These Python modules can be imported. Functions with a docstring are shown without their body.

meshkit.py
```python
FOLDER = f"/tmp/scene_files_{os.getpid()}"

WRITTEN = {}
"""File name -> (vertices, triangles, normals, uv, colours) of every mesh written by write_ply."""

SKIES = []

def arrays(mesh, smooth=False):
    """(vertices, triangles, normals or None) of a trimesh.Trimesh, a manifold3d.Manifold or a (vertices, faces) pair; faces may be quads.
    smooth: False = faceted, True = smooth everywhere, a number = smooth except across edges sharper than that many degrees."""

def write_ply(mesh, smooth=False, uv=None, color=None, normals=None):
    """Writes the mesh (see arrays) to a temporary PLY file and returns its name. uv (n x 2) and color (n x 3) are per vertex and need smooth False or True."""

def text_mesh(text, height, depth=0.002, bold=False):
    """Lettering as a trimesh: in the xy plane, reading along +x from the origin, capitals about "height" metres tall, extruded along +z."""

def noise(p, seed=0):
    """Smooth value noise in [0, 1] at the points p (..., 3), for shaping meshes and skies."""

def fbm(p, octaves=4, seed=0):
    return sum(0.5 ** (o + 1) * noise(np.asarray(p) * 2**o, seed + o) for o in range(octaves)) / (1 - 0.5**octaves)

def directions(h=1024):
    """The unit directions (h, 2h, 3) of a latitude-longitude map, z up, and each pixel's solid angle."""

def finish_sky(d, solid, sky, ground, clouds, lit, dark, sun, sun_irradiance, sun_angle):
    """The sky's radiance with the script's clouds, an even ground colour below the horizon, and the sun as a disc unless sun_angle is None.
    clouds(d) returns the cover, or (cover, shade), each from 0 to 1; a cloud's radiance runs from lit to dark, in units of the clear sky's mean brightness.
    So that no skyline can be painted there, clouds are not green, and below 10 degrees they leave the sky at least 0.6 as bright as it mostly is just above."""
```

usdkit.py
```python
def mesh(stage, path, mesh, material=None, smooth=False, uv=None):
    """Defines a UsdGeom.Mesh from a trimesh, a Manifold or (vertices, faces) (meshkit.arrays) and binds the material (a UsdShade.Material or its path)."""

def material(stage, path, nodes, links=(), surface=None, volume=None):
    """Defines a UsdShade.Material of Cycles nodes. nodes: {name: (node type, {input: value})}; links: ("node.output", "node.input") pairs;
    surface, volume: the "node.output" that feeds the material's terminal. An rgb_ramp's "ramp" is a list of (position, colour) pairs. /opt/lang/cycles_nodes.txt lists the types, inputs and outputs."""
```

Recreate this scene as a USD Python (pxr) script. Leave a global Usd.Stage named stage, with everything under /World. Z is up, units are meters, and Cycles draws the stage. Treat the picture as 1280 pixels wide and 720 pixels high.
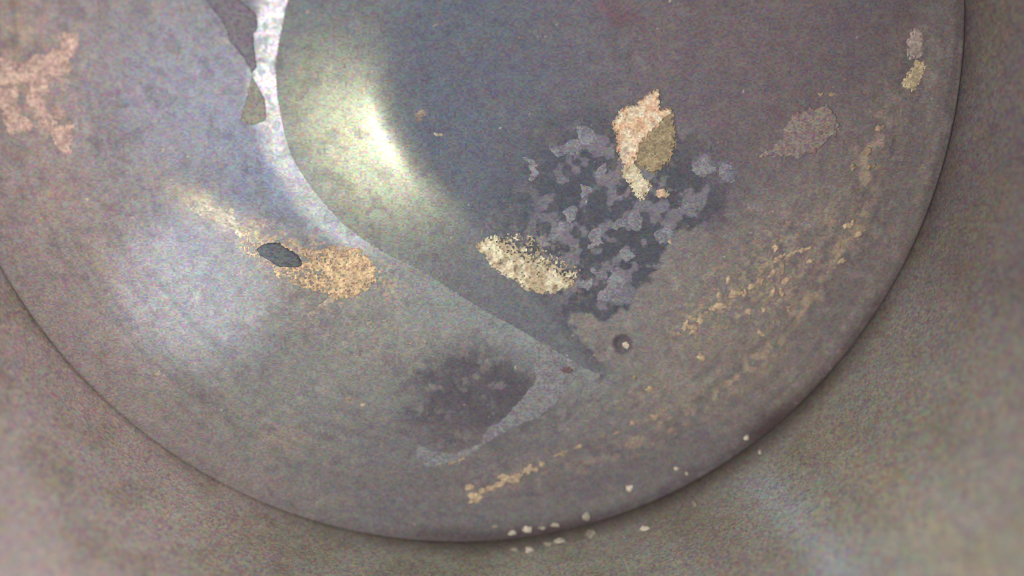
import math
import numpy as np
import trimesh
import shapely
from scipy.spatial import cKDTree
import meshkit
import usdkit
from pxr import Gf, Sdf, Usd, UsdGeom, UsdLux, UsdShade, Vt

stage = Usd.Stage.CreateInMemory()
UsdGeom.SetStageUpAxis(stage, 'Z')
UsdGeom.SetStageMetersPerUnit(stage, 1.0)
UsdGeom.Xform.Define(stage, '/World')
UsdGeom.Scope.Define(stage, '/World/Looks')
T = Sdf.ValueTypeNames
MM = 0.001
# everything below is laid out in millimetres: piston axis = z, crown at z = 0, bore radius 40

# ------------------------------------------------------------------ camera: an inspection scope hanging in the bore
EYE = np.array([-0.723, -1.021, 59.134])
AIM = np.array([3.217, -15.936, 0.0])
FOCAL, APERTURE = 18.0, 25.2
FWD = (AIM - EYE) / np.linalg.norm(AIM - EYE)
RIGHT = np.cross(FWD, [0, 1, 0]); RIGHT /= np.linalg.norm(RIGHT)
UP = np.cross(RIGHT, FWD)
cam = UsdGeom.Camera.Define(stage, '/World/camera')
m = Gf.Matrix4d(1.0)
for i, row in enumerate((RIGHT, UP, -FWD)):
    m.SetRow(i, Gf.Vec4d(*map(float, row), 0))
m.SetRow(3, Gf.Vec4d(*map(float, EYE * MM), 1))
cam.AddTransformOp().Set(m)
cam.CreateFocalLengthAttr(FOCAL); cam.CreateHorizontalApertureAttr(APERTURE); cam.CreateVerticalApertureAttr(APERTURE * 9 / 16)
cam.CreateClippingRangeAttr(Gf.Vec2f(0.002, 10))
cam.CreateFStopAttr(7.0); cam.CreateFocusDistanceAttr(0.0600)
cam.CreateExposureAttr(0.0)

# ------------------------------------------------------------------ lamps: light-emitting diodes of the scope's tip, and an added blue spot
def lamp(name, pos, radius, radiance, color, aim=None, cone=None, soft=0.6):
    L = UsdLux.SphereLight.Define(stage, '/World/' + name)
    L.CreateRadiusAttr(radius * MM); L.CreateIntensityAttr(radiance); L.CreateColorAttr(Gf.Vec3f(*color))
    p = np.array(pos, float) * MM
    if aim is not None:
        d = (np.array(aim) - np.array(pos)); d = d / np.linalg.norm(d)
        z = -d; x = np.cross([0, 1, 0.01], z); x /= np.linalg.norm(x); y = np.cross(z, x)
        mm = Gf.Matrix4d(1.0)
        for i, r in enumerate((x, y, z)):
            mm.SetRow(i, Gf.Vec4d(*map(float, r), 0))
        mm.SetRow(3, Gf.Vec4d(*map(float, p), 1))
        L.AddTransformOp().Set(mm)
        S = UsdLux.ShapingAPI.Apply(L.GetPrim())
        S.CreateShapingConeAngleAttr(cone); S.CreateShapingConeSoftnessAttr(soft)
    else:
        L.AddTranslateOp().Set(Gf.Vec3d(*p))
    return L

lamp('scope_lamp', EYE + [-1.5, 1.0, 2.5], 1.3, 670.0, (0.94, 1.0, 0.98))
lamp('scope_lamp_001', EYE + [-16, -3, 4.0], 3.0, 255.0, (0.97, 0.98, 0.97))
lamp('scope_lamp_003', EYE + [-6, 8, 2.0], 1.0, 300.0, (0.78, 0.9, 1.0))


lamp('scope_lamp_002', EYE + [-9, 5, 3.0], 1.8, 1900.0, (0.72, 0.85, 1.0), aim=(-22.5, -15.5, 0.0), cone=7.0, soft=1.0)  # added spot, put in to give the hazy blue pool at left

# ------------------------------------------------------------------ helpers
def unproject(px, py):
    """Photograph pixel (1280 x 720) to x, y in mm on the crown plane: used to measure where marks lie on the piston."""
    px, py = np.asarray(px, float), np.asarray(py, float)
    f = FOCAL / APERTURE * 1280
    d = FWD + RIGHT * ((px - 640) / f)[..., None] + UP * ((360 - py) / f)[..., None]
    t = -EYE[2] / d[..., 2]
    return EYE[0] + d[..., 0] * t, EYE[1] + d[..., 1] * t


def topx(x, y):
    """x, y in mm on the crown to the pixel grid the measurements were taken in."""
    f = FOCAL / APERTURE * 1280
    d = np.stack([x - EYE[0], y - EYE[1], np.full_like(x, -EYE[2])], -1)
    z = d @ FWD
    return 640 + f * (d @ RIGHT) / z, 360 - f * (d @ UP) / z


def n2(x, y, scale, seed=0, octaves=3):
    return meshkit.fbm(np.stack([x * scale, y * scale, np.full_like(x, 0.37 + seed * 3.1)], -1), octaves, seed)


def sstep(a, b, v):
    t = np.clip((v - a) / (b - a), 0, 1)
    return t * t * (3 - 2 * t)


def world_poly(pts):
    pts = np.array(pts, float)
    x, y = unproject(pts[:, 0], pts[:, 1])
    return np.stack([x, y], 1)


def signed(poly, x, y):
    """Distance in mm to the outline of the polygon, positive inside."""
    P = shapely.Polygon(poly)
    if not P.is_valid:
        P = P.buffer(0)
    pts = shapely.points(x.ravel(), y.ravel())
    shapely.prepare(P)
    d = shapely.distance(P.boundary, pts)
    return np.where(shapely.contains(P, pts), d, -d).reshape(x.shape)


def srgb(r, g, b):
    c = np.array([r, g, b], float) / 255
    return np.where(c <= 0.04045, c / 12.92, ((c + 0.055) / 1.055) ** 2.4)


used = {}
def numbered(parent, name):
    k = used.get((parent, name), 0); used[(parent, name)] = k + 1
    return f'{parent}/{name}' + (f'_{k:03d}' if k else '')


def put(name, v, f, material, parent='/World', label=None, category=None, group=None, kind=None, primvars=None, smooth=True):
    path = numbered(parent, name)
    g = usdkit.mesh(stage, path, (np.asarray(v) * MM, f), material, smooth)
    for k, a in (primvars or {}).items():
        a = np.asarray(a, np.float32)
        if a.ndim == 2:
            UsdGeom.PrimvarsAPI(g).CreatePrimvar(k, T.Color3fArray, 'vertex').Set(Vt.Vec3fArray.FromNumpy(a))
        else:
            UsdGeom.PrimvarsAPI(g).CreatePrimvar(k, T.FloatArray, 'vertex').Set(Vt.FloatArray.FromNumpy(a))
    tag(g.GetPrim(), label, category, group, kind)
    return path


def tag(p, label=None, category=None, group=None, kind=None):
    for k, a in (('label', label), ('category', category), ('group', group), ('kind', kind)):
        if a:
            p.SetCustomDataByKey(k, a)


def xform(name, label, category, loc=(0, 0, 0), group=None):
    path = numbered('/World', name)
    x = UsdGeom.Xform.Define(stage, path); x.AddTranslateOp().Set(Gf.Vec3d(*[float(a) * MM for a in loc]))
    tag(x.GetPrim(), label, category, group)
    return path


# ------------------------------------------------------------------ materials
def surface(name, base=None, rough=0.6, metallic=0.0, grain=0.35, chroma=0.25, bump=0.02, use_gloss=False, spec=0.5, cell=(0.17, 0.12, 0.15)):
    nodes = {
        'geo': ('geometry', {}),
        'vs': ('vector_math', {'math_type': 'multiply', 'vector2': tuple(1000 / c for c in cell)}),
        'fl': ('vector_math', {'math_type': 'floor'}),
        'wn': ('white_noise_texture', {}),
        'sn': ('noise_texture', {'scale': 0.55, 'detail': 2.0, 'roughness': 0.6}),
        'g1': ('mix_color', {'fac': 0.45}),
        'g2': ('noise_texture', {'scale': 900.0, 'detail': 5.0, 'roughness': 0.65}),
        'bw': ('rgb_to_bw', {}),
        'sat': ('mix_color', {'fac': chroma, 'use_clamp': False}),
        'ga': ('vector_math', {'math_type': 'multiply_add', 'vector2': (2 * grain,) * 3, 'vector3': (1 - grain,) * 3}),
        'gb': ('math', {'math_type': 'multiply_add', 'value2': 0.5, 'value3': 0.75}),
        'm1': ('vector_math', {'math_type': 'multiply'}),
        'm2': ('vector_math', {'math_type': 'scale'}),
        'b': ('bump', {'strength': 0.6, 'distance': bump * MM}),
        'p': ('principled_bsdf', {'roughness': rough, 'metallic': metallic, 'specular_ior_level': spec}),
    }
    links = [('geo.position', 'vs.vector1'), ('vs.vector', 'fl.vector1'), ('fl.vector', 'wn.vector'), ('vs.vector', 'sn.vector'), ('wn.color', 'g1.a'), ('sn.color', 'g1.b'), ('geo.position', 'g2.vector'),
             ('g1.result', 'bw.color'), ('bw.val', 'sat.a'), ('g1.result', 'sat.b'), ('sat.result', 'ga.vector1'),
             ('g2.fac', 'gb.value1'), ('ga.vector', 'm1.vector2'), ('m1.vector', 'm2.vector1'), ('gb.value', 'm2.scale'),
             ('m2.vector', 'p.base_color'), ('sn.fac', 'b.height'), ('b.normal', 'p.normal')]
    if base is None:
        nodes['a'] = ('attribute', {'attribute': 'stain_and_light'})
        links.append(('a.color', 'm1.vector1'))
    else:
        nodes['a'] = ('color', {'value': tuple(base)})
        links.append(('a.color', 'm1.vector1'))
    if use_gloss:
        nodes['gl'] = ('attribute', {'attribute': 'gloss'})
        nodes['r'] = ('math', {'math_type': 'multiply_add', 'value2': -0.62, 'value3': 0.88})
        nodes['mt'] = ('math', {'math_type': 'multiply', 'value2': 0.8})
        links += [('gl.fac', 'r.value1'), ('r.value', 'p.roughness'), ('gl.fac', 'mt.value1'), ('mt.value', 'p.metallic')]
    return usdkit.material(stage, '/World/Looks/' + name, nodes, links, surface='p.BSDF')


K = 0.62                       # paint values below are written as they look under even light; K turns them into albedo
def paint(r, g, b):
    return srgb(r, g, b) / K

M_CROWN = surface('sooty_aluminium', None, use_gloss=True, spec=0.35, bump=0.008, grain=0.52, chroma=0.85)
M_ASH = surface('ash_crust_material', None, rough=0.85, grain=0.55, chroma=0.35, bump=0.05, spec=0.2)
M_FLAKE = surface('carbon_flake_material', None, rough=0.75, grain=0.75, chroma=0.6, bump=0.01, spec=0.3)
M_WALL = surface('bore_steel', None, rough=0.42, metallic=0.3, grain=0.62, chroma=0.7, bump=0.01, cell=(0.2, 0.2, 0.2))
M_EDGE = surface('shaded_crown_edge', None, rough=0.8, grain=0.4, chroma=0.3)
M_DARK = surface('ring_land_carbon', paint(40, 34, 36), rough=0.9, grain=0.3)

# ------------------------------------------------------------------ the shape of the crown
R_BORE, R_CROWN = 40.08, 39.8
RIM_PX = [(470, -150), (420, -100), (385, -52), (360, 0), (352, 37), (347, 62), (345, 90), (348, 127), (353, 155), (364, 193), (379, 220), (396, 243),
          (422, 273), (450, 296), (475, 312), (524, 337), (566, 363), (610, 390), (645, 409), (677, 428), (706, 445), (726, 457), (749, 467)]
RIM_REST = [(830, 462), (930, 420), (1030, 320), (1100, 200), (1130, 60), (1110, -60), (1030, -150), (880, -210), (660, -220)]


def spline(pts, n):
    from scipy.interpolate import CubicSpline
    pts = np.array(pts, float)
    t = np.r_[0, np.cumsum(np.linalg.norm(np.diff(pts, axis=0), axis=1))]
    return CubicSpline(t, pts)(np.linspace(0, t[-1], n))

RIM = world_poly(spline(RIM_PX, 900))
POCKET = np.vstack([RIM, world_poly(RIM_REST)])
RIM_TREE = cKDTree(RIM)
POCKET_LOOP = shapely.Polygon(POCKET)
shapely.prepare(POCKET_LOOP)
REST = world_poly(spline([tuple(RIM_PX[-1])] + RIM_REST + [tuple(RIM_PX[0])], 1200))
POCKET = np.vstack([RIM, REST[1:-1]])
POCKET_LOOP = shapely.Polygon(POCKET)
shapely.prepare(POCKET_LOOP)
REST_TREE = cKDTree(REST)
LEFT_OF_RIM = shapely.Polygon(np.vstack([RIM, world_poly([(749, 1200), (-600, 1200), (-600, -300), (470, -300)])])).buffer(0)
shapely.prepare(LEFT_OF_RIM)


def band(s):
    s2 = np.minimum(s, 9.0)
    return -(0.31 * s2 - 0.0125 * s2 * s2)

FLOOR_LINE = np.array([(438, 90), (458, 115), (475, 138), (490, 160), (525, 220), (560, 275), (610, 335), (650, 375), (700, 428), (745, 463)], float)
fx, fy = unproject(FLOOR_LINE[:, 0], FLOOR_LINE[:, 1])
fz = band(RIM_TREE.query(np.stack([fx, fy], 1))[0])
gx, gy = unproject(np.array([860.0, 930, 900]), np.array([330.0, 200, 0]))
LA = np.array(unproject(490.0, 160.0)); LB = np.array(unproject(700.0, 428.0)); LU = (LB - LA) / np.linalg.norm(LB - LA)


def floor_terms(x, y):
    a = (x - LA[0]) * LU[0] + (y - LA[1]) * LU[1]
    return np.stack([np.ones_like(x), x, y, a * a], -1)

A_ = np.vstack([floor_terms(fx, fy), 0.35 * floor_terms(gx, gy)])
FLOOR = np.linalg.lstsq(A_, np.r_[fz, [0.0, 0.0, -0.1]], rcond=None)[0]



def crown_z(x, y, inside=None):
    r = np.hypot(x, y)
    z = 0.10 * (n2(x, y, 0.11, 5, 3) - 0.5) + 0.035 * (n2(x, y, 0.9, 9, 3) - 0.5)
    z = z - 0.22 * sstep(32.0, 36.5, r) - 0.05 * sstep(38.6, 39.8, r) ** 2          # the squish ledge near the edge
    if inside is None:
        inside = shapely.contains_xy(POCKET_LOOP, x.ravel(), y.ravel()).reshape(x.shape)
    s = RIM_TREE.query(np.stack([x.ravel(), y.ravel()], 1))[0].reshape(x.shape)
    fl = floor_terms(x, y) @ FLOOR
    fl = np.clip(fl, -2.6, 0.0)
    b = band(s)
    k = 0.34
    h = np.clip(0.5 + 0.5 * (b - fl) / k, 0, 1)
    zin = fl * (1 - h) + b * h + k * h * (1 - h)
    zin = np.minimum(zin, 0.0) * sstep(0.0, 6.0, REST_TREE.query(np.stack([x.ravel(), y.ravel()], 1))[0].reshape(x.shape) - 0.02) ** 0.8
    # rounded rim shoulder on the outer side
    z = z - np.where(inside, 0, 0.03 * np.exp(-s / 0.25))
    px, py = topx(x, y)
    z = z - 0.35 * np.exp(-(((px - 778) / 9.5) ** 2 + ((py - 430) / 9) ** 2) ** 2)              # pit
    return z + np.where(inside, zin, 0)


def stain_and_light(x, y, inside):
    """Soot, ash and heat tint of the crown, plus painted shade and glint: colour and gloss at each point."""
    px, py = topx(x, y)
    wx = px + 26 * (n2(x, y, 0.35, 21) - 0.5) * 2
    wy = py + 26 * (n2(x, y, 0.35, 22) - 0.5) * 2
    fine = n2(x, y, 1.6, 23, 4)
    mid = n2(x, y, 0.45, 24, 4)
    big = n2(x, y, 0.12, 25, 3)
    c = np.empty(x.shape + (3,)); c[:] = paint(101, 99, 97)
    gl = np.full(x.shape, 0.12)

    def mix(w, col):
        nonlocal c
        c = c * (1 - w[..., None]) + np.asarray(col) * w[..., None]

    def spot(cx, cy, rx, ry, ang=0, warp=1.0):
        a = math.radians(ang); dx, dy = (px * (1 - warp) + wx * warp) - cx, (py * (1 - warp) + wy * warp) - cy
        u, v = (dx * math.cos(a) + dy * math.sin(a)) / rx, (-dx * math.sin(a) + dy * math.cos(a)) / ry
        return np.exp(-(u * u + v * v))

    mix(sstep(0.42, 0.62, mid) * 0.35, paint(92, 88, 96))
    mix(sstep(0.45, 0.65, big) * 0.4, paint(110, 103, 95))
    mix(sstep(700, 1050, px) * 0.8, paint(97, 88, 88))                       # brownish right-hand side
    mix(sstep(300, 0, px) * 0.8, paint(126, 112, 112))                         # rosy ash on the left
    mix(0.8 * spot(245, 120, 130, 130), paint(121, 121, 134))                   # blue grey tint
    mix(0.8 * spot(345, 215, 85, 50, 40), paint(103, 113, 134))
    mix(0.6 * spot(430, 500, 190, 120), paint(104, 105, 102))
    mix(0.55 * spot(540, 395, 110, 45, 35), paint(108, 112, 112))
    mix(np.clip(1.7 * spot(595, 503, 88, 58, -14, 2.0), 0, 0.92) * sstep(0.25, 0.45, 0.5 * fine + 0.5 * mid + 0.02), paint(66, 62, 69))   # thick soot
    mix(0.5 * spot(740, 580, 160, 45, -20), paint(92, 85, 92))
    mix(0.6 * spot(900, 440, 120, 110, -20), paint(104, 97, 92))
    # yellowish ash streak and the pale rim land
    mix(0.6 * spot(275, 266, 72, 16, 30, 0.8) * sstep(0.3, 0.6, fine + 0.12), paint(172, 158, 132))
    s = RIM_TREE.query(np.stack([x.ravel(), y.ravel()], 1))[0].reshape(x.shape)
    along = sstep(470, 330, px)
    land = sstep(2.6 + 1.6 * (fine - 0.5), 0.9, s + 0.6 * (mid - 0.5)) * np.where(inside, 0, 1)
    mix(land * sstep(345, 300, py) * sstep(560, 420, px), paint(142, 146, 148))
    mix(land * sstep(290, 40, py) * 0.75 * sstep(0.3, 0.52, n2(x, y, 2.4, 56, 4)), paint(205, 198, 203))
    mix(0.4 * land * sstep(340, 480, py) , paint(112, 114, 116))
    # ring of ash on the squish ledge
    r = np.hypot(x, y)
    ang = np.degrees(np.arctan2(y, x))
    ring = np.exp(-((r - 33.6 + 1.5 * (mid - 0.5)) / 1.3) ** 2) * sstep(0.45, 0.62, fine) * sstep(-100, -80, ang)
    mix(0.75 * ring, paint(140, 122, 104))
    ring2 = np.exp(-((r - 33.5) / 1.6) ** 2) * sstep(0.42, 0.6, mid) * sstep(-95, -125, ang)
    mix(0.4 * ring2, paint(138, 120, 104))
    # the pocket: matt dark soot on the floor, bare metal on the sloping wall
    px2, py2 = px, py
    floor_c = np.empty_like(c); floor_c[:] = paint(75, 79, 89)
    w = sstep(560, 900, px)[..., None]
    floor_c = floor_c * (1 - w) + paint(88, 79, 82) * w
    w = (sstep(0.45, 0.6, mid) * 0.3)[..., None]
    floor_c = floor_c * (1 - w) + paint(76, 72, 84) * w
    fl = floor_terms(x, y) @ FLOOR
    bare = sstep(0.42, -0.06, np.clip(fl, -2.6, 0) - band(s)) * np.where(inside, 1, 0)
    edge = signed(world_poly([(760, 474), (748, 452), (736, 432), (722, 412), (714, 402), (722, 396), (757, 399), (783, 378), (815, 354), (826, 320), (841, 293), (863, 288), (905, 272), (930, 235), (965, 215), (1010, 190), (1100, 120),
                              (1150, 60), (1300, -200), (0, -600), (100, -200), (330, 100), (470, 330), (700, 460), (745, 485)]), x, y)
    soft = 0.25 + 3.2 * sstep(860, 960, px)
    dark = sstep(-soft, soft, edge + 1.6 * (fine - 0.5) + 1.6 * (mid - 0.5))
    left = shapely.contains_xy(LEFT_OF_RIM, x.ravel(), y.ravel()).reshape(x.shape)
    wi = np.where(left & ~inside, 0, dark)
    c = c * (1 - wi[..., None]) + floor_c * wi[..., None]
    lower = sstep(300, 345, py) * (px > 430) * (px < 770)
    mix(0.65 * lower * sstep(4.5, 0.0, s) * np.where(inside, 0, 1) * (1 - wi) * sstep(770, 690, px), paint(107, 112, 113))
    mix(0.75 * lower * sstep(1.8, 0.2, s) * np.where(inside, 1, 0), paint(70, 70, 78))
    # dark sooty apron with pale scabs right of the pocket
    scab = sstep(0.51, 0.56, n2(x, y, 0.7, 31, 5)) * sstep(170, 90, np.hypot(px - 790, (py - 280) * 0.95)) * dark * np.where(left & ~inside, 0, 1)
    apron = sstep(195, 90, np.hypot(px - 770, (py - 290) * 0.95)) * dark * np.where(left & ~inside, 0, 1)
    mix(apron * 0.9, paint(59, 61, 69))
    mix(scab * 0.6, paint(106, 102, 110))
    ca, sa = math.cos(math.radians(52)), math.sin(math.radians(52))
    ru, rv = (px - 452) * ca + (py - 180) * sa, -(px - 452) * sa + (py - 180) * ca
    glint_glow = np.exp(-((ru / 155) ** 2 + (rv / 100) ** 2) ** 1.3)
    mix(0.9 * bare * glint_glow, paint(146, 146, 124))  # yellowish glow round the glint, painted into the wall's colour
    mix(0.6 * bare * (1 - glint_glow), paint(92, 93, 96))
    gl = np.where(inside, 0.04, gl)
    gl = gl * (1 - bare) + bare * 0.62 * glint_glow
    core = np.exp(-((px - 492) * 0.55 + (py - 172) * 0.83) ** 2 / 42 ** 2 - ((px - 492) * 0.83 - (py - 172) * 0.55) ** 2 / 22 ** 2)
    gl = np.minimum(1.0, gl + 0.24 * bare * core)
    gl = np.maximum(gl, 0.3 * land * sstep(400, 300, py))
    # pit with its shade painted dark, and reddish chip
    mix(0.85 * sstep(15, 11, np.hypot(px - 778, py - 430) + 5 * (fine - 0.5)), paint(70, 64, 72))
    mix(0.8 * sstep(9, 6, np.hypot((px - 707) * 0.8, (py - 463) * 1.3)), paint(88, 70, 74))
    mix(0.5 * spot(770, 10, 45, 12, 35), paint(92, 62, 72))
    mix((0.12 + 0.85 * sstep(-115, -85, ang) * (1 - 0.6 * sstep(-45, -20, ang))) * sstep(38.6 + 2.0 * (mid - 0.5), 39.5, r), paint(78, 68, 68))  # shade of the edge gap painted onto the crown's border
    grain = sstep(0.50, 0.62, n2(x, y, 3.0, 51, 3))
    for cx, cy, rx, ry, an, st, cc in ((425, 338, 70, 26, 12, .8, (170, 146, 122)), (330, 300, 40, 16, 35, .6, (166, 150, 124)), (660, 325, 64, 30, 25, .45, (140, 126, 108)), (805, 175, 42, 58, 0, .3, (128, 112, 98)),
                                       (50, 110, 60, 80, 0, .5, (150, 128, 118)), (925, 370, 95, 28, -28, .7, (138, 122, 102)), (990, 325, 110, 50, -30, .6, (130, 114, 98)), (640, 600, 75, 20, -24, .4, (132, 116, 100)), (1010, 170, 60, 34, -25, .4, (118, 104, 94)),
                                       (1145, 90, 24, 60, 20, .4, (130, 116, 104)), (800, 500, 70, 22, -30, .4, (124, 112, 102)), (480, 430, 80, 30, 0, .35, (126, 118, 110)), (390, 385, 60, 22, 10, .4, (128, 122, 118)), (400, 580, 110, 16, 10, .35, (134, 118, 102))):
        mix(st * np.minimum(1, 1.4 * spot(cx, cy, rx, ry, an)) * grain, paint(*cc))
    dirt = sstep(0.54, 0.66, n2(x, y, 0.9, 52, 5)); mix(0.35 * dirt, paint(84, 78, 82)); 
    dirt = sstep(0.56, 0.66, n2(x, y, 1.3, 53, 4)); mix(0.30 * dirt * (1 - wi), paint(124, 117, 115))
    streak = sstep(0.5, 0.66, n2(r * 1.5, ang * 0.10, 1.0, 54, 4)) * sstep(26, 32, r) * (1 - wi); mix(0.28 * streak, paint(122, 110, 102))
    streak = sstep(0.52, 0.66, n2(r * 1.8 + 40, ang * 0.12, 1.0, 55, 4)) * sstep(24, 30, r) * (1 - wi); mix(0.28 * streak, paint(82, 74, 78))
    for pts in ([(728, 512), (712, 526), (690, 548)], [(765, 470), (755, 490), (735, 508)], [(700, 520), (690, 540), (650, 560), (610, 580)], [(730, 480), (722, 500), (706, 525)], [(560, 610), (600, 596), (640, 574), (700, 540)]):
        L = shapely.LineString(world_poly(pts)); near_ = (np.abs(px - 670) < 140) & (np.abs(py - 540) < 90)
        w_ = np.zeros_like(px); w_[near_] = np.exp(-(shapely.distance(L, shapely.points(x[near_], y[near_])) / 0.09) ** 2)
        mix(0.45 * w_ * sstep(0.3, 0.55, fine), paint(126, 122, 126) if pts[0][0] in (728, 765) else paint(72, 66, 72))
    mix(0.65 * sstep(34.0, 38.5, r + 2 * (mid - 0.5)) * sstep(-100, -125, ang), paint(112, 101, 99))
    mix(0.5 * sstep(490, 590, py) * sstep(300, 480, px) * np.where(inside, 0, 1), paint(88, 83, 87))
    for cx, cy, rx, ry, an, st in ((700, 668, 95, 14, -8, .8), (968, 532, 60, 15, -40, .85), (1080, 420, 60, 11, -58, .5), (560, 668, 60, 10, 3, .5)):
        mix(st * spot(cx, cy, rx, ry, an, 0.3), paint(62, 48, 50))  # reddish dark patches deepen the painted seam shade
    # pin-prick ash specks
    sp = n2(x, y, 3.4, 41, 2)
    mix(0.7 * sstep(0.80, 0.86, sp), paint(165, 148, 130))
    sp = n2(x, y, 4.2, 42, 2)
    mix(0.6 * sstep(0.18, 0.12, sp), paint(66, 58, 64))
    c = c * (0.86 + 0.28 * fine)[..., None]
    return c, gl


# ------------------------------------------------------------------ piston
PISTON = xform('piston', 'sooty grey piston crown with a scooped valve pocket filling the view', 'piston')
H = 0.10
gx = np.arange(-R_CROWN - 2 * H, R_CROWN + 2 * H, H)
gy = np.r_[np.arange(-R_CROWN - 2 * H, 11.0, H), np.arange(11.2, R_CROWN + 0.8, 0.35)]
X, Y = np.meshgrid(gx, gy)
nx = len(gx)
P2 = np.stack([X.ravel(), Y.ravel()], 1)
# pull grid points onto the rim and the round edge so that both stay crisp
loop = np.vstack([POCKET, POCKET[:1]])
seg = np.r_[0, np.cumsum(np.linalg.norm(np.diff(loop, axis=0), axis=1))]
tt = np.linspace(0, seg[-1], int(seg[-1] / 0.02))
dense = np.stack([np.interp(tt, seg, loop[:, 0]), np.interp(tt, seg, loop[:, 1])], 1)
d, i = cKDTree(dense).query(P2)
near = d < 0.062
P2[near] = dense[i[near]]
r = np.hypot(P2[:, 0], P2[:, 1])
cell = np.where(P2[:, 1] > 11, 0.36, 0.11)
edge = np.abs(r - R_CROWN) < cell * 0.6
P2[edge] *= (R_CROWN / r[edge])[:, None]
q = np.arange(len(P2)).reshape(X.shape)
a, b, c_, d_ = q[:-1, :-1].ravel(), q[:-1, 1:].ravel(), q[1:, 1:].ravel(), q[1:, :-1].ravel()
F = np.vstack([np.stack([a, b, c_], 1), np.stack([a, c_, d_], 1)])
cen = P2[F].mean(1)
F = F[np.hypot(cen[:, 0], cen[:, 1]) < R_CROWN - 0.01]
e1, e2 = P2[F[:, 1]] - P2[F[:, 0]], P2[F[:, 2]] - P2[F[:, 0]]
F = F[e1[:, 0] * e2[:, 1] - e1[:, 1] * e2[:, 0] > 1e-7]
cen = P2[F].mean(1)
ins = shapely.contains_xy(POCKET_LOOP, cen[:, 0], cen[:, 1])
for name, sel, flag in (('crown', ~ins, False), ('valve_pocket', ins, True)):
    ids, inv = np.unique(F[sel], return_inverse=True)
    x, y = P2[ids, 0], P2[ids, 1]
    inside = np.full(x.shape, flag)
    z = crown_z(x, y, inside)
    col, gl = stain_and_light(x, y, inside)
    put(name, np.stack([x, y, z], 1), inv.reshape(-1, 3), M_CROWN, PISTON, primvars={'stain_and_light': col, 'gloss': gl},
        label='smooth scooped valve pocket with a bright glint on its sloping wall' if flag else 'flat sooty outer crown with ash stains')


def lathe(profile, n=512, jitter=None, inward=False):
    a = np.linspace(0, 2 * np.pi, n, endpoint=False)
    p = np.array(profile, float)
    aa, zz_ = np.meshgrid(a, p[:, 1], indexing='ij')
    rr = np.broadcast_to(p[:, 0][None], aa.shape) + (jitter(aa, zz_) if jitter else 0)
    v = np.stack([rr * np.cos(a)[:, None], rr * np.sin(a)[:, None], np.broadcast_to(p[:, 1][None], rr.shape)], -1).reshape(-1, 3)
    k = len(p)
    i, j = np.meshgrid(np.arange(n), np.arange(k - 1), indexing='ij')
    i, j = i.ravel(), j.ravel()
    A, B, C, D = i * k + j, ((i + 1) % n) * k + j, ((i + 1) % n) * k + j + 1, i * k + j + 1
    f = np.vstack([np.stack([A, B, C], 1), np.stack([A, C, D], 1)])
    return v, f[:, ::-1] if inward else f

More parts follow.
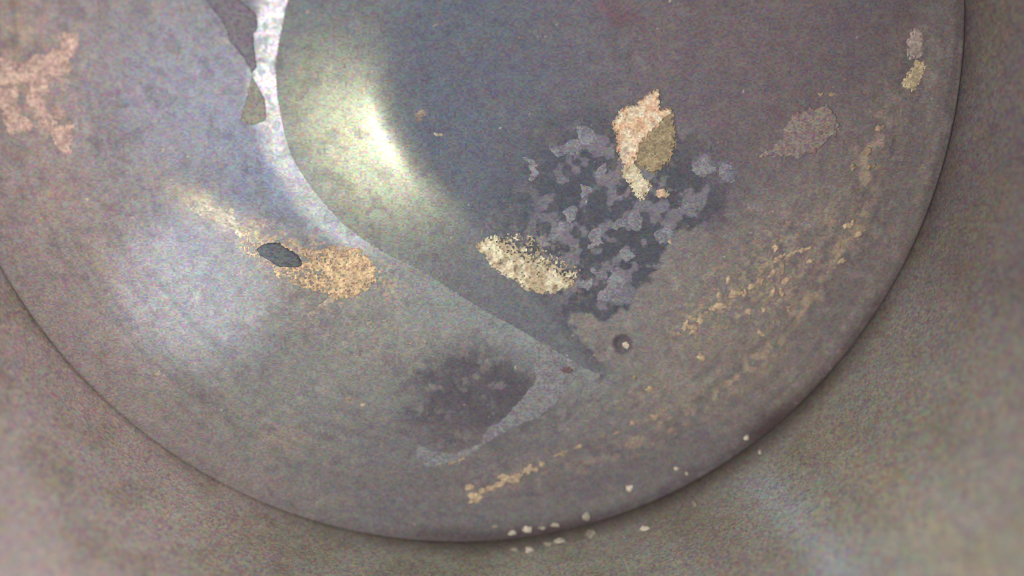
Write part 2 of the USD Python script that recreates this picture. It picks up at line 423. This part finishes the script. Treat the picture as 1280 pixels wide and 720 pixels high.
zr = -0.22
v, f = lathe([(R_CROWN - 0.03, zr - 0.03), (R_CROWN + 0.08, zr - 0.07), (R_CROWN + 0.15, zr - 0.15), (R_CROWN + 0.18, zr - 0.3), (R_CROWN + 0.18, -1.2)], 720, lambda a, z: 0.03 * (meshkit.noise(np.stack([a * 30 + 0 * z, z * 3 + 0 * a, 0 * a + 0 * z + .5], -1)) - 0.5), True)
ea = np.degrees(np.arctan2(v[:, 1], v[:, 0])); ew = (sstep(-115, -85, ea) * (1 - 0.6 * sstep(-45, -20, ea)) * (0.75 + 0.5 * (meshkit.noise(v * 0.5) - 0.5)))[:, None]  # seam shade painted along the bottom and right of the edge
put('edge_chamfer', v, f[:, ::-1], M_EDGE, PISTON, primvars={'stain_and_light': (paint(116, 104, 101) * (1 - sstep(-110, -60, ea))[:, None] + paint(94, 85, 84) * sstep(-110, -60, ea)[:, None]) * (1 - ew) + paint(70, 58, 58) * ew}, label='rounded edge of the piston crown with the seam shade painted dark')
v, f = lathe([(R_CROWN + 0.175, -1.18), (R_CROWN + 0.18, -8.0), (R_CROWN, -30)], 360)
put('ring_land', v, f, M_DARK, PISTON)

# ------------------------------------------------------------------ cylinder wall round the piston
zz = np.r_[-12, -3, np.arange(-1, 12, 0.5), np.arange(12, 75, 1.5)]
v, f = lathe([(R_BORE, z) for z in zz], 900, lambda a, z: 0.02 * (meshkit.noise(np.stack([np.cos(a) * 14 + 0 * z, np.sin(a) * 14 + 0 * z, z * 0.3 + 0 * a][:3], -1)) - 0.5), True)
wa = np.degrees(np.arctan2(v[:, 1], v[:, 0]))
def lobe(c0, w): return np.exp(-(((wa - c0 + 180) % 360 - 180) / w) ** 2)[:, None]
wc = np.ones((len(v), 3)) * paint(119, 112, 109)
for c0, w, col in ((-140, 45, paint(160, 145, 143)), (-90, 28, paint(128, 126, 114)), (-42, 22, paint(132, 128, 120)), (0, 30, paint(104, 95, 96))):  # lower left raised in colour to stand for stronger light on the wall
    wc = wc * (1 - 0.85 * lobe(c0, w)) + col * 0.85 * lobe(c0, w)
wn = meshkit.fbm(v * 0.11, 4, 3); wc = wc * (0.75 + 0.5 * wn)[:, None]
wm = sstep(0.52, 0.62, meshkit.fbm(v * 0.3, 4, 8))[:, None] * 0.3; wc = wc * (1 - wm) + paint(112, 104, 84) * wm
for a0, wdt, st, col in ((-53.2, 2.6, 0.5, (146, 150, 156)), (-49.5, 1.2, 0.3, (140, 138, 128)), (-62, 3.0, 0.35, (112, 102, 92)), (-44, 2.0, 0.4, (140, 128, 112)), (-120, 4.0, 0.4, (150, 136, 128)), (-100, 3.0, 0.3, (106, 98, 88)), (-20, 3.0, 0.3, (92, 80, 80)), (-155, 4.0, 0.3, (150, 128, 120))):  # bluish streak is a painted reflection; the others are wipe marks
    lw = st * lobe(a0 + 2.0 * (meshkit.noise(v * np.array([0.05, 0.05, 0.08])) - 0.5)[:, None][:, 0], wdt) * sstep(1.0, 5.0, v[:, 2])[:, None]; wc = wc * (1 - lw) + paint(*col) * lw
wd = (sstep(2.5, -0.4, v[:, 2]) * 0.75 * sstep(-125, -90, wa) * (1 - 0.5 * sstep(-45, -20, wa)))[:, None]; wc = wc * (1 - wd) + paint(74, 62, 60) * wd      # shade of the gap painted on the foot of the wall
put('cylinder_wall', v, f, M_WALL, primvars={'stain_and_light': wc}, label='dull pinkish grey metal cylinder wall rising round the piston', category='cylinder')


# ------------------------------------------------------------------ crusts and flakes stuck on the crown: parts of the piston
def crust(name, poly_px, height, color, color2=None, jag=0.35, holes=0.0, rough=0.3, seed=1, label=None, mat=None, shape=None, step=0.05, hole_scale=2.6, grit=None, granular=0.0):
    grit = (0.3 if mat is None else 0.1) if grit is None else grit
    poly = world_poly(poly_px)
    lo, hi = poly.min(0) - 0.5, poly.max(0) + 0.5
    step = 0.04 if granular else step
    x, y = np.meshgrid(np.arange(lo[0], hi[0], step), np.arange(lo[1], hi[1], step))
    v = signed(poly, x, y) + jag * (n2(x, y, 1.5, seed, 3) - 0.5) * 2 + 0.6 * grit * (n2(x, y, 4.2, seed + 90, 2) - 0.5) * 2
    if holes:
        hl = n2(x, y, hole_scale, seed + 50, 3)
        v = np.minimum(v, (hl - holes) * 1.6)
    if granular:
        g = (n2(x, y, 6.5, seed + 120, 2) - 0.5) * 3.4
        sd = signed(poly, x, y) + jag * (n2(x, y, 1.2, seed + 4, 3) - 0.5) * 2
        v = 0.3 * (sd / granular + 0.45 + g * 0.6)
        v = np.minimum(v, sd + 0.3)
    if shape is not None:
        px, py = topx(x, y)
        v = shape(px, py, x, y, v)
    keep = v > -0.09
    keep &= np.hypot(x, y) < R_CROWN - 0.3
    bump = n2(x, y, 4.5, seed + 7, 3)
    t = np.clip(v / 0.12, -1, 1)
    z = crown_z(x, y) + height * np.where(t > 0, t ** 0.6 if False else np.abs(t) ** 0.6, t * 0.8) * (1 - rough + 2 * rough * (bump - 0.3)) - np.where(t < 0, 0.02, 0)
    q = np.arange(x.size).reshape(x.shape)
    kq = keep[:-1, :-1] & keep[1:, :-1] & keep[:-1, 1:] & keep[1:, 1:]
    a, b, c_, d_ = q[:-1, :-1][kq], q[:-1, 1:][kq], q[1:, 1:][kq], q[1:, :-1][kq]
    f = np.vstack([np.stack([a, b, c_], 1), np.stack([a, c_, d_], 1)])
    if len(f) < 4:
        return None
    ids, inv = np.unique(f, return_inverse=True)
    mixw = sstep(0.35, 0.65, n2(x, y, 2.2, seed + 3, 4))[..., None]
    col = np.asarray(color) * (1 - mixw) + np.asarray(color if color2 is None else color2) * mixw
    col = col * ((0.45 + 1.0 * bump)[..., None] if mat is None else 1.0)
    return put(name, np.stack([x, y, z], -1).reshape(-1, 3)[ids], inv.reshape(-1, 3), mat or M_ASH, PISTON, primvars={'stain_and_light': col.reshape(-1, 3)[ids]}, label=label)


CREAM, TAN, OCHRE, ORANGE = paint(172, 164, 142), paint(142, 128, 106), paint(150, 130, 100), paint(205, 170, 130)
DARKP = paint(92, 82, 80)
# cream patch below the pocket's middle: dense arc, sparse upper right
def arc(px, py, x, y, v):
    dens = sstep(-20, 7, (py - 329) - 0.5 * (px - 662))
    return np.minimum(v, (dens * 0.95 + 0.32 - 0.5 + (n2(x, y, 6.5, 77, 2) - 0.5) * 2.6) * 0.6)
crust('ash_deposit', [(600, 310), (613, 301), (637, 297), (664, 302), (680, 318), (703, 331), (722, 343), (714, 357), (693, 365), (674, 366), (648, 352), (624, 338), (610, 320)], 0.22, CREAM, TAN, 0.35, 0, 0.5, 2,
      label='curved cream ash crust in the middle of the pocket', shape=arc, granular=0.6)
crust('ash_deposit', [(772, 158), (778, 140), (799, 132), (810, 124), (822, 117), (826, 137), (837, 140), (810, 166), (794, 187), (793, 203), (786, 207), (778, 198)], 0.45, paint(172, 160, 140), paint(168, 140, 116), 0.22, 0.22, 0.3, 3,
      label='pale cream half of the leaf-shaped ash scab on the right', granular=0.45)
crust('ash_deposit', [(840, 140), (845, 166), (840, 193), (831, 206), (818, 214), (799, 205), (793, 195), (796, 186), (812, 166)], 0.24, paint(116, 104, 84), paint(126, 112, 90), 0.16, 0.15, 0.35, 4,
      label='darker ochre half of the leaf-shaped ash scab on the right', granular=0.4)
crust('ash_deposit', [(780, 212), (794, 207), (800, 219), (810, 233), (804, 246), (794, 235), (784, 222)], 0.2, CREAM, TAN, 0.3, 0.42, 0.4, 5, label='broken cream tail hanging below the leaf-shaped scab', granular=0.6)
crust('ash_deposit', [(822, 240), (832, 237), (840, 243), (834, 248), (824, 247)], 0.15, paint(180, 150, 132), TAN, 0.1, 0, 0.3, 6)
def fade(px, py, x, y, v):
    return np.minimum(v, (sstep(310, 440, px) * 0.7 + 0.28 - 0.5 + (n2(x, y, 6.5, 78, 2) - 0.5) * 2.6) * 0.6)
crust('ash_deposit', [(300, 290), (330, 296), (372, 312), (400, 318), (425, 312), (450, 318), (466, 335), (464, 352), (450, 366), (420, 368), (385, 358), (355, 345), (325, 325), (305, 308)], 0.18, paint(168, 146, 116), paint(150, 128, 106), 0.5, 0, 0.5, 8,
      label='orange granular ash crust below the rim on the left', shape=fade, granular=0.9)
crust('ash_deposit', [(215, 230), (250, 240), (300, 275), (330, 300), (318, 306), (280, 288), (235, 262)], 0.05, paint(150, 142, 126), paint(140, 132, 122), 0.9, 0.58, 0.5, 9, label='faint yellowish ash streak on the left', shape=lambda px, py, x, y, v: v - 0.16 - 0.1 * sstep(290, 215, px), granular=1.6)

# orange scabs at the far left
for k, poly in enumerate([[(75, 49), (92, 46), (91, 67), (81, 66)], [(38, 79), (67, 64), (84, 73), (83, 90), (57, 94), (55, 131), (39, 131), (39, 101), (19, 99), (17, 90)],
                          [(-2, 75), (15, 81), (17, 97), (-2, 104)], [(-2, 116), (17, 114), (20, 142), (38, 160), (11, 163), (7, 150)], [(62, 165), (88, 159), (86, 190), (79, 186)], [(71, 136), (80, 138), (80, 147), (72, 146)], [(50, 132), (66, 150), (60, 160), (46, 148)]]):
    crust('ash_scab', poly, 0.12, paint(164, 138, 128), paint(148, 126, 118), 0.35, 0.30, 0.4, 10 + k, granular=0.6)

# dark carbon flakes with crisp edges on the pale land
DK = paint(94, 92, 98)
crust('carbon_flake', [(321, 311), (332, 304), (350, 303), (360, 310), (372, 318), (380, 330), (372, 334), (350, 334), (335, 325), (325, 319)], 0.34, paint(68, 70, 74), None, 0.06, 0, 0.1, 20, 'dark slate oval carbon flake on the yellow streak', M_FLAKE)
crust('carbon_flake', [(277, -12), (302, 1), (315, 13), (321, 19), (322, 34), (317, 43), (318, 58), (321, 84), (315, 92), (306, 73), (296, 61), (287, 52), (283, 36), (274, 21), (264, 9), (255, -4)], 0.14, paint(88, 83, 90), None, 0.07, 0, 0.1, 21, 'long dark carbon flake beside the rim at the top left', M_FLAKE)
crust('carbon_flake', [(315, 94), (321, 105), (329, 120), (333, 136), (332, 150), (318, 156), (300, 152), (306, 130), (311, 108)], 0.12, paint(108, 106, 98), None, 0.16, 0, 0.1, 22, 'triangular olive grey carbon flake beside the rim', M_FLAKE)
# pale grey scabs on the dark pocket floor
G1, G2 = paint(103, 101, 107), paint(90, 88, 95)
for k, poly in enumerate([
        [(721, 158), (730, 156), (743, 161), (750, 172), (757, 190), (746, 179), (730, 183), (722, 198), (714, 193), (698, 197), (689, 187), (709, 181), (713, 174), (725, 175)],
        [(654, 198), (669, 201), (675, 219), (666, 229), (661, 227), (665, 217), (662, 206)],
        [(768, 286), (780, 274), (794, 265), (800, 274), (796, 289), (780, 284)],
        [(772, 341), (780, 352), (774, 373), (751, 373), (762, 354)], [(743, 338), (762, 341), (757, 350), (746, 345)], [(724, 352), (738, 353), (736, 361), (727, 361)],
        [(778, 316), (787, 313), (791, 322), (783, 329)], [(853, 256), (864, 256), (868, 265), (860, 269)], [(690, 300), (701, 283), (706, 286), (697, 302)],
        [(706, 268), (720, 262), (722, 275), (711, 279)], [(748, 212), (757, 208), (757, 222), (750, 222)], [(726, 232), (740, 238), (730, 245)], [(820, 292), (836, 284), (842, 296), (826, 302)], [(870, 205), (885, 195), (892, 212), (876, 222)],
        [(905, 205), (922, 214), (916, 226), (900, 220)], [(735, 296), (748, 290), (752, 304), (740, 308)]]):
    poly = [(sum(p[0] for p in poly) / len(poly) * -0.3 + 1.3 * a, sum(p[1] for p in poly) / len(poly) * -0.3 + 1.3 * b) for a, b in poly] if k > 1 else poly
    crust('soot_scab', poly, 0.02, G1, G2, 0.2 if k < 2 else 0.45, 0, 0.2, 30 + k, mat=M_FLAKE, grit=0.25)
# pale smooth strip below the rim and the brown raised scab to the right
crust('soot_scab', [(668, 424), (700, 444), (724, 457), (721, 472), (706, 490), (694, 509), (663, 527), (633, 539), (614, 551), (596, 564), (566, 579), (535, 585), (520, 573), (522, 555), (541, 564), (572, 567), (602, 554), (611, 536), (633, 521), (657, 493), (672, 475), (666, 447)],
      0.06, paint(103, 101, 104), paint(96, 94, 98), 0.3, 0, 0.15, 60, 'pale grey hooked strip where the pocket rim ends', M_FLAKE)
crust('soot_scab', [(985, 150), (1010, 135), (1035, 133), (1047, 148), (1042, 168), (1022, 188), (985, 197), (950, 195), (975, 172)], 0.2, paint(107, 94, 95), paint(110, 99, 94), 0.7, 0, 0.2, 61, 'brown raised scab near the right of the crown', M_FLAKE)
crust('ash_scab', [(1134, 105), (1140, 92), (1150, 78), (1156, 80), (1150, 98), (1142, 110)], 0.1, paint(160, 144, 118), TAN, 0.2, 0.25, 0.4, 62, granular=0.6)
crust('ash_scab', [(1139, 55), (1146, 40), (1152, 42), (1152, 66), (1140, 70)], 0.08, paint(134, 122, 116), None, 0.2, 0.1, 0.4, 63, granular=0.6)

# strings of tan ash lumps on the squish ledge
rng = np.random.default_rng(7)
def speck(px, py, w, h, ang, col, seed, height=0.16, name='ash_speck', label=None):
    a = np.linspace(0, 2 * np.pi, 11)[:-1]
    rr = 1 + 0.35 * rng.uniform(-1, 1, 10)
    u, v = w / 2 * rr * np.cos(a), h / 2 * rr * np.sin(a)
    t = math.radians(ang)
    crust(name, np.stack([px + u * math.cos(t) - v * math.sin(t), py + u * math.sin(t) + v * math.cos(t)], 1), height, col, None, 0.10, 0, 0.4, seed, step=0.07, label=label)

LUMP = paint(146, 128, 108)
specks = [(593, 624, 16, 13, -10), (604, 615, 12, 6, -20), (589, 609, 13, 7, -10), (614, 612, 16, 8, -15), (626, 605, 14, 8, -20), (643, 598, 18, 12, -25), (660, 588, 15, 9, -30), (630, 598, 12, 10, -20), (678, 579, 9, 8, 0), (670, 587, 6, 4, 0),
          (701, 567, 16, 4, -20), (722, 559, 12, 4, -20), (566, 578, 12, 3, -15), (577, 574, 8, 4, -20),
          (857, 408, 7, 15, 30), (868, 410, 8, 16, 30), (864, 398, 5, 6, 0), (850, 417, 9, 3, 0), (875, 402, 5, 6, 0), (883, 390, 8, 4, -20), (893, 385, 12, 5, -25), (900, 383, 14, 9, -10), (899, 369, 6, 8, 0), (920, 367, 22, 9, -15), (931, 368, 6, 11, 0),
          (938, 358, 12, 4, -25), (948, 353, 12, 3, -25), (966, 365, 5, 11, 20), (978, 366, 6, 12, 0), (983, 350, 16, 5, -28), (970, 309, 8, 10, 0), (975, 322, 16, 4, -35), (978, 334, 6, 14, -15), (965, 342, 12, 5, -30), (988, 318, 18, 4, -30), (1005, 312, 14, 4, -20),
          (1012, 327, 12, 4, -20), (1053, 326, 10, 5, -15), (1060, 282, 18, 6, -25), (1075, 292, 14, 4, -30), (910, 352, 3, 9, 10), (877, 446, 10, 8, 30), (838, 303, 4, 4, 0), (935, 389, 5, 9, 20), (955, 387, 4, 5, 0), (986, 387, 4, 8, 0), (950, 417, 10, 5, 30),
          (818, 522, 14, 6, -20), (832, 512, 5, 6, 0), (790, 529, 8, 4, -20), (772, 541, 10, 4, -20), (755, 545, 8, 3, -20), (812, 486, 9, 4, 0), (793, 472, 5, 4, 0), (848, 512, 4, 6, 0),
          (1067, 208, 7, 9, 30), (1090, 208, 14, 5, -30), (1026, 118, 4, 4, 0), (1039, 118, 4, 4, 0), (1100, 160, 12, 9, -30), (1085, 190, 14, 9, -30)]
for k, (px, py, w, h, a) in enumerate(specks):
    dim = 1.0 if k not in range(10, 14) and k < 47 else 0.75
    speck(px, py, w + 1, h + 1, a, LUMP * (0.85 + 0.35 * rng.random()) * dim, 100 + k)
# scattered pin-head specks
for k, (px, py, w, h) in enumerate([(543, 29 // 1, 6, 4), (652, 45, 8, 4), (548, 169, 10, 6), (524, 142, 14, 12), (521, 150, 8, 5), (427, 82, 4, 4), (434, 44, 4, 4), (402, 48, 5, 4), (383, 14, 4, 4), (196, 468, 9, 8), (462, 404, 6, 4), (482, 400, 5, 3),
                                    (513, 386, 4, 4), (514, 338, 4, 4), (466, 435, 5, 4), (452, 444, 7, 5), (512, 430, 12, 6), (530, 426, 8, 5), (405, 487, 9, 7), (434, 499, 10, 8), (455, 506, 10, 7), (487, 402, 5, 3), (405, 380, 16, 8), (390, 392, 10, 8)]):
    speck(px, py, w, h, rng.uniform(-40, 20), paint(128, 116, 106) * (0.7 + 0.4 * rng.random()), 200 + k, 0.1)
crust('soot_scab', [(699, 463), (703, 458), (712, 457), (718, 462), (714, 468), (704, 468)], 0.11, paint(84, 68, 70), None, 0.15, 0, 0.2, 270, 'small reddish brown chip on the pale hooked strip', M_FLAKE)
speck(783, 433, 8, 7, 0, paint(165, 155, 140), 260, 0.25, 'ash_chip', 'pale chip lying in the small dark pit')


# ------------------------------------------------------------------ loose grit lying on the crown and at the gap
def crumb(px, py, w, h, col, seed, label, dz=0.0, xy=None):
    x, y = unproject(px, py)
    x, y = float(x), float(y)
    mesh = trimesh.creation.icosphere(3, 1.0)
    v = np.array(mesh.vertices)
    nn = meshkit.fbm(v * 1.3 + seed * 7.3, 4, seed)
    v = v * (0.15 + 1.7 * nn)[:, None] * np.array([w, h, 0.55 * (w + h) / 2]) / 2 * 0.0672
    z = float(crown_z(np.array([[x]]), np.array([[y]]))[0, 0]) + dz - v[:, 2].min() * 0.75
    mcol = np.asarray(col) * (0.7 + 0.6 * nn)[:, None]
    path = put('grit_crumb', v, np.array(mesh.faces), M_ASH, label=label, category='grit', group='loose grit crumbs near the piston edge', primvars={'stain_and_light': mcol})
    UsdGeom.Xformable(stage.GetPrimAtPath(path)).AddTranslateOp().Set(Gf.Vec3d(x * MM, y * MM, z * MM))

PALE = paint(172, 162, 146)
for k, (px, py, w, h, col, lab) in enumerate([
        (787, 611, 9, 7, PALE * 1.1, 'bright white grit crumb alone on dark soot below the crown centre'),
        (659, 662, 12, 8, PALE * 0.9, 'largest pale grit crumb of the row along the bottom edge gap'),
        (641, 667, 9, 6, PALE * 0.8, 'small pale grit crumb at the left end of the row along the bottom edge gap'),
        (678, 661, 10, 4, PALE * 0.6, 'thin flat greenish grit sliver right beside the largest crumb of the bottom row'),
        (695, 657, 12, 5, PALE * 0.75, 'low pale grit crumb in the middle of the row above the bottom gap'),
        (733, 646, 10, 11, PALE * 0.6, 'upright beige grit crumb at the right end of the bottom row'),
        (619, 659, 6, 4, PALE * 0.5, 'faint grey grit crumb furthest left above the bottom gap'),
        (846, 587, 6, 5, PALE * 0.8, 'small grit crumb halfway up the lower right edge, left of its smaller neighbour'),
        (859, 593, 4, 4, PALE * 0.7, 'tiniest grit crumb, just right of another on the lower right of the crown'),
        (934, 548, 6, 6, PALE * 0.85, 'tan grit crumb sitting on the lower right edge of the crown')]):
    crumb(px, py, w, h, col, k, lab)


def wall_crumb(px, py, w, h, col, seed, label):
    """Grit stuck on the cylinder wall just above the gap: the ray through its place meets the bore."""
    f = FOCAL / APERTURE * 1280
    d = FWD + RIGHT * (px - 640) / f + UP * (360 - py) / f
    A, B, C = d[0] ** 2 + d[1] ** 2, 2 * (EYE[0] * d[0] + EYE[1] * d[1]), EYE[0] ** 2 + EYE[1] ** 2 - R_BORE ** 2
    t = (-B + math.sqrt(B * B - 4 * A * C)) / (2 * A)
    p = EYE + d * t
    mesh = trimesh.creation.icosphere(3, 1.0)
    v = np.array(mesh.vertices)
    nn = meshkit.fbm(v * 1.3 + seed * 7.3, 4, seed)
    v = v * (0.15 + 1.7 * nn)[:, None] * np.array([w, h, h * 1.5]) / 2 * 0.0672
    path = put('grit_crumb', v, np.array(mesh.faces), M_ASH, label=label, category='grit', group='loose grit crumbs near the piston edge', primvars={'stain_and_light': np.asarray(col) * (0.7 + 0.6 * nn)[:, None]})
    UsdGeom.Xformable(stage.GetPrimAtPath(path)).AddTranslateOp().Set(Gf.Vec3d(*[float(q) * MM for q in p]))

for k, (px, py, w, h, col, lab) in enumerate([
        (662, 688, 13, 7, PALE * 0.8, 'pale grit crumb stuck on the wall directly below the largest crumb'),
        (643, 687, 9, 6, PALE * 0.5, 'faint grit crumb on the wall at the left end of the lower row'),
        (686, 680, 14, 4, PALE * 0.5, 'thin grit streak on the wall between two brighter crumbs'),
        (700, 676, 14, 5, PALE * 0.65, 'long grit crumb on the wall at the right end of the lower row'),
        (738, 668, 12, 9, PALE * 0.45, 'dull grey grit crumb on the wall below the upright beige one'),
        (806, 661, 11, 7, PALE * 1.1, 'bright white grit crumb on the wall at the lower right'),
        (950, 565, 6, 5, PALE * 0.8, 'tiny pale grit crumb on the wall beside the lower right edge'),
        (868, 630, 6, 8, PALE * 0.45, 'dim grit crumb on the wall right of the bright white one')]):
    wall_crumb(px, py, w, h, col, 20 + k, lab)
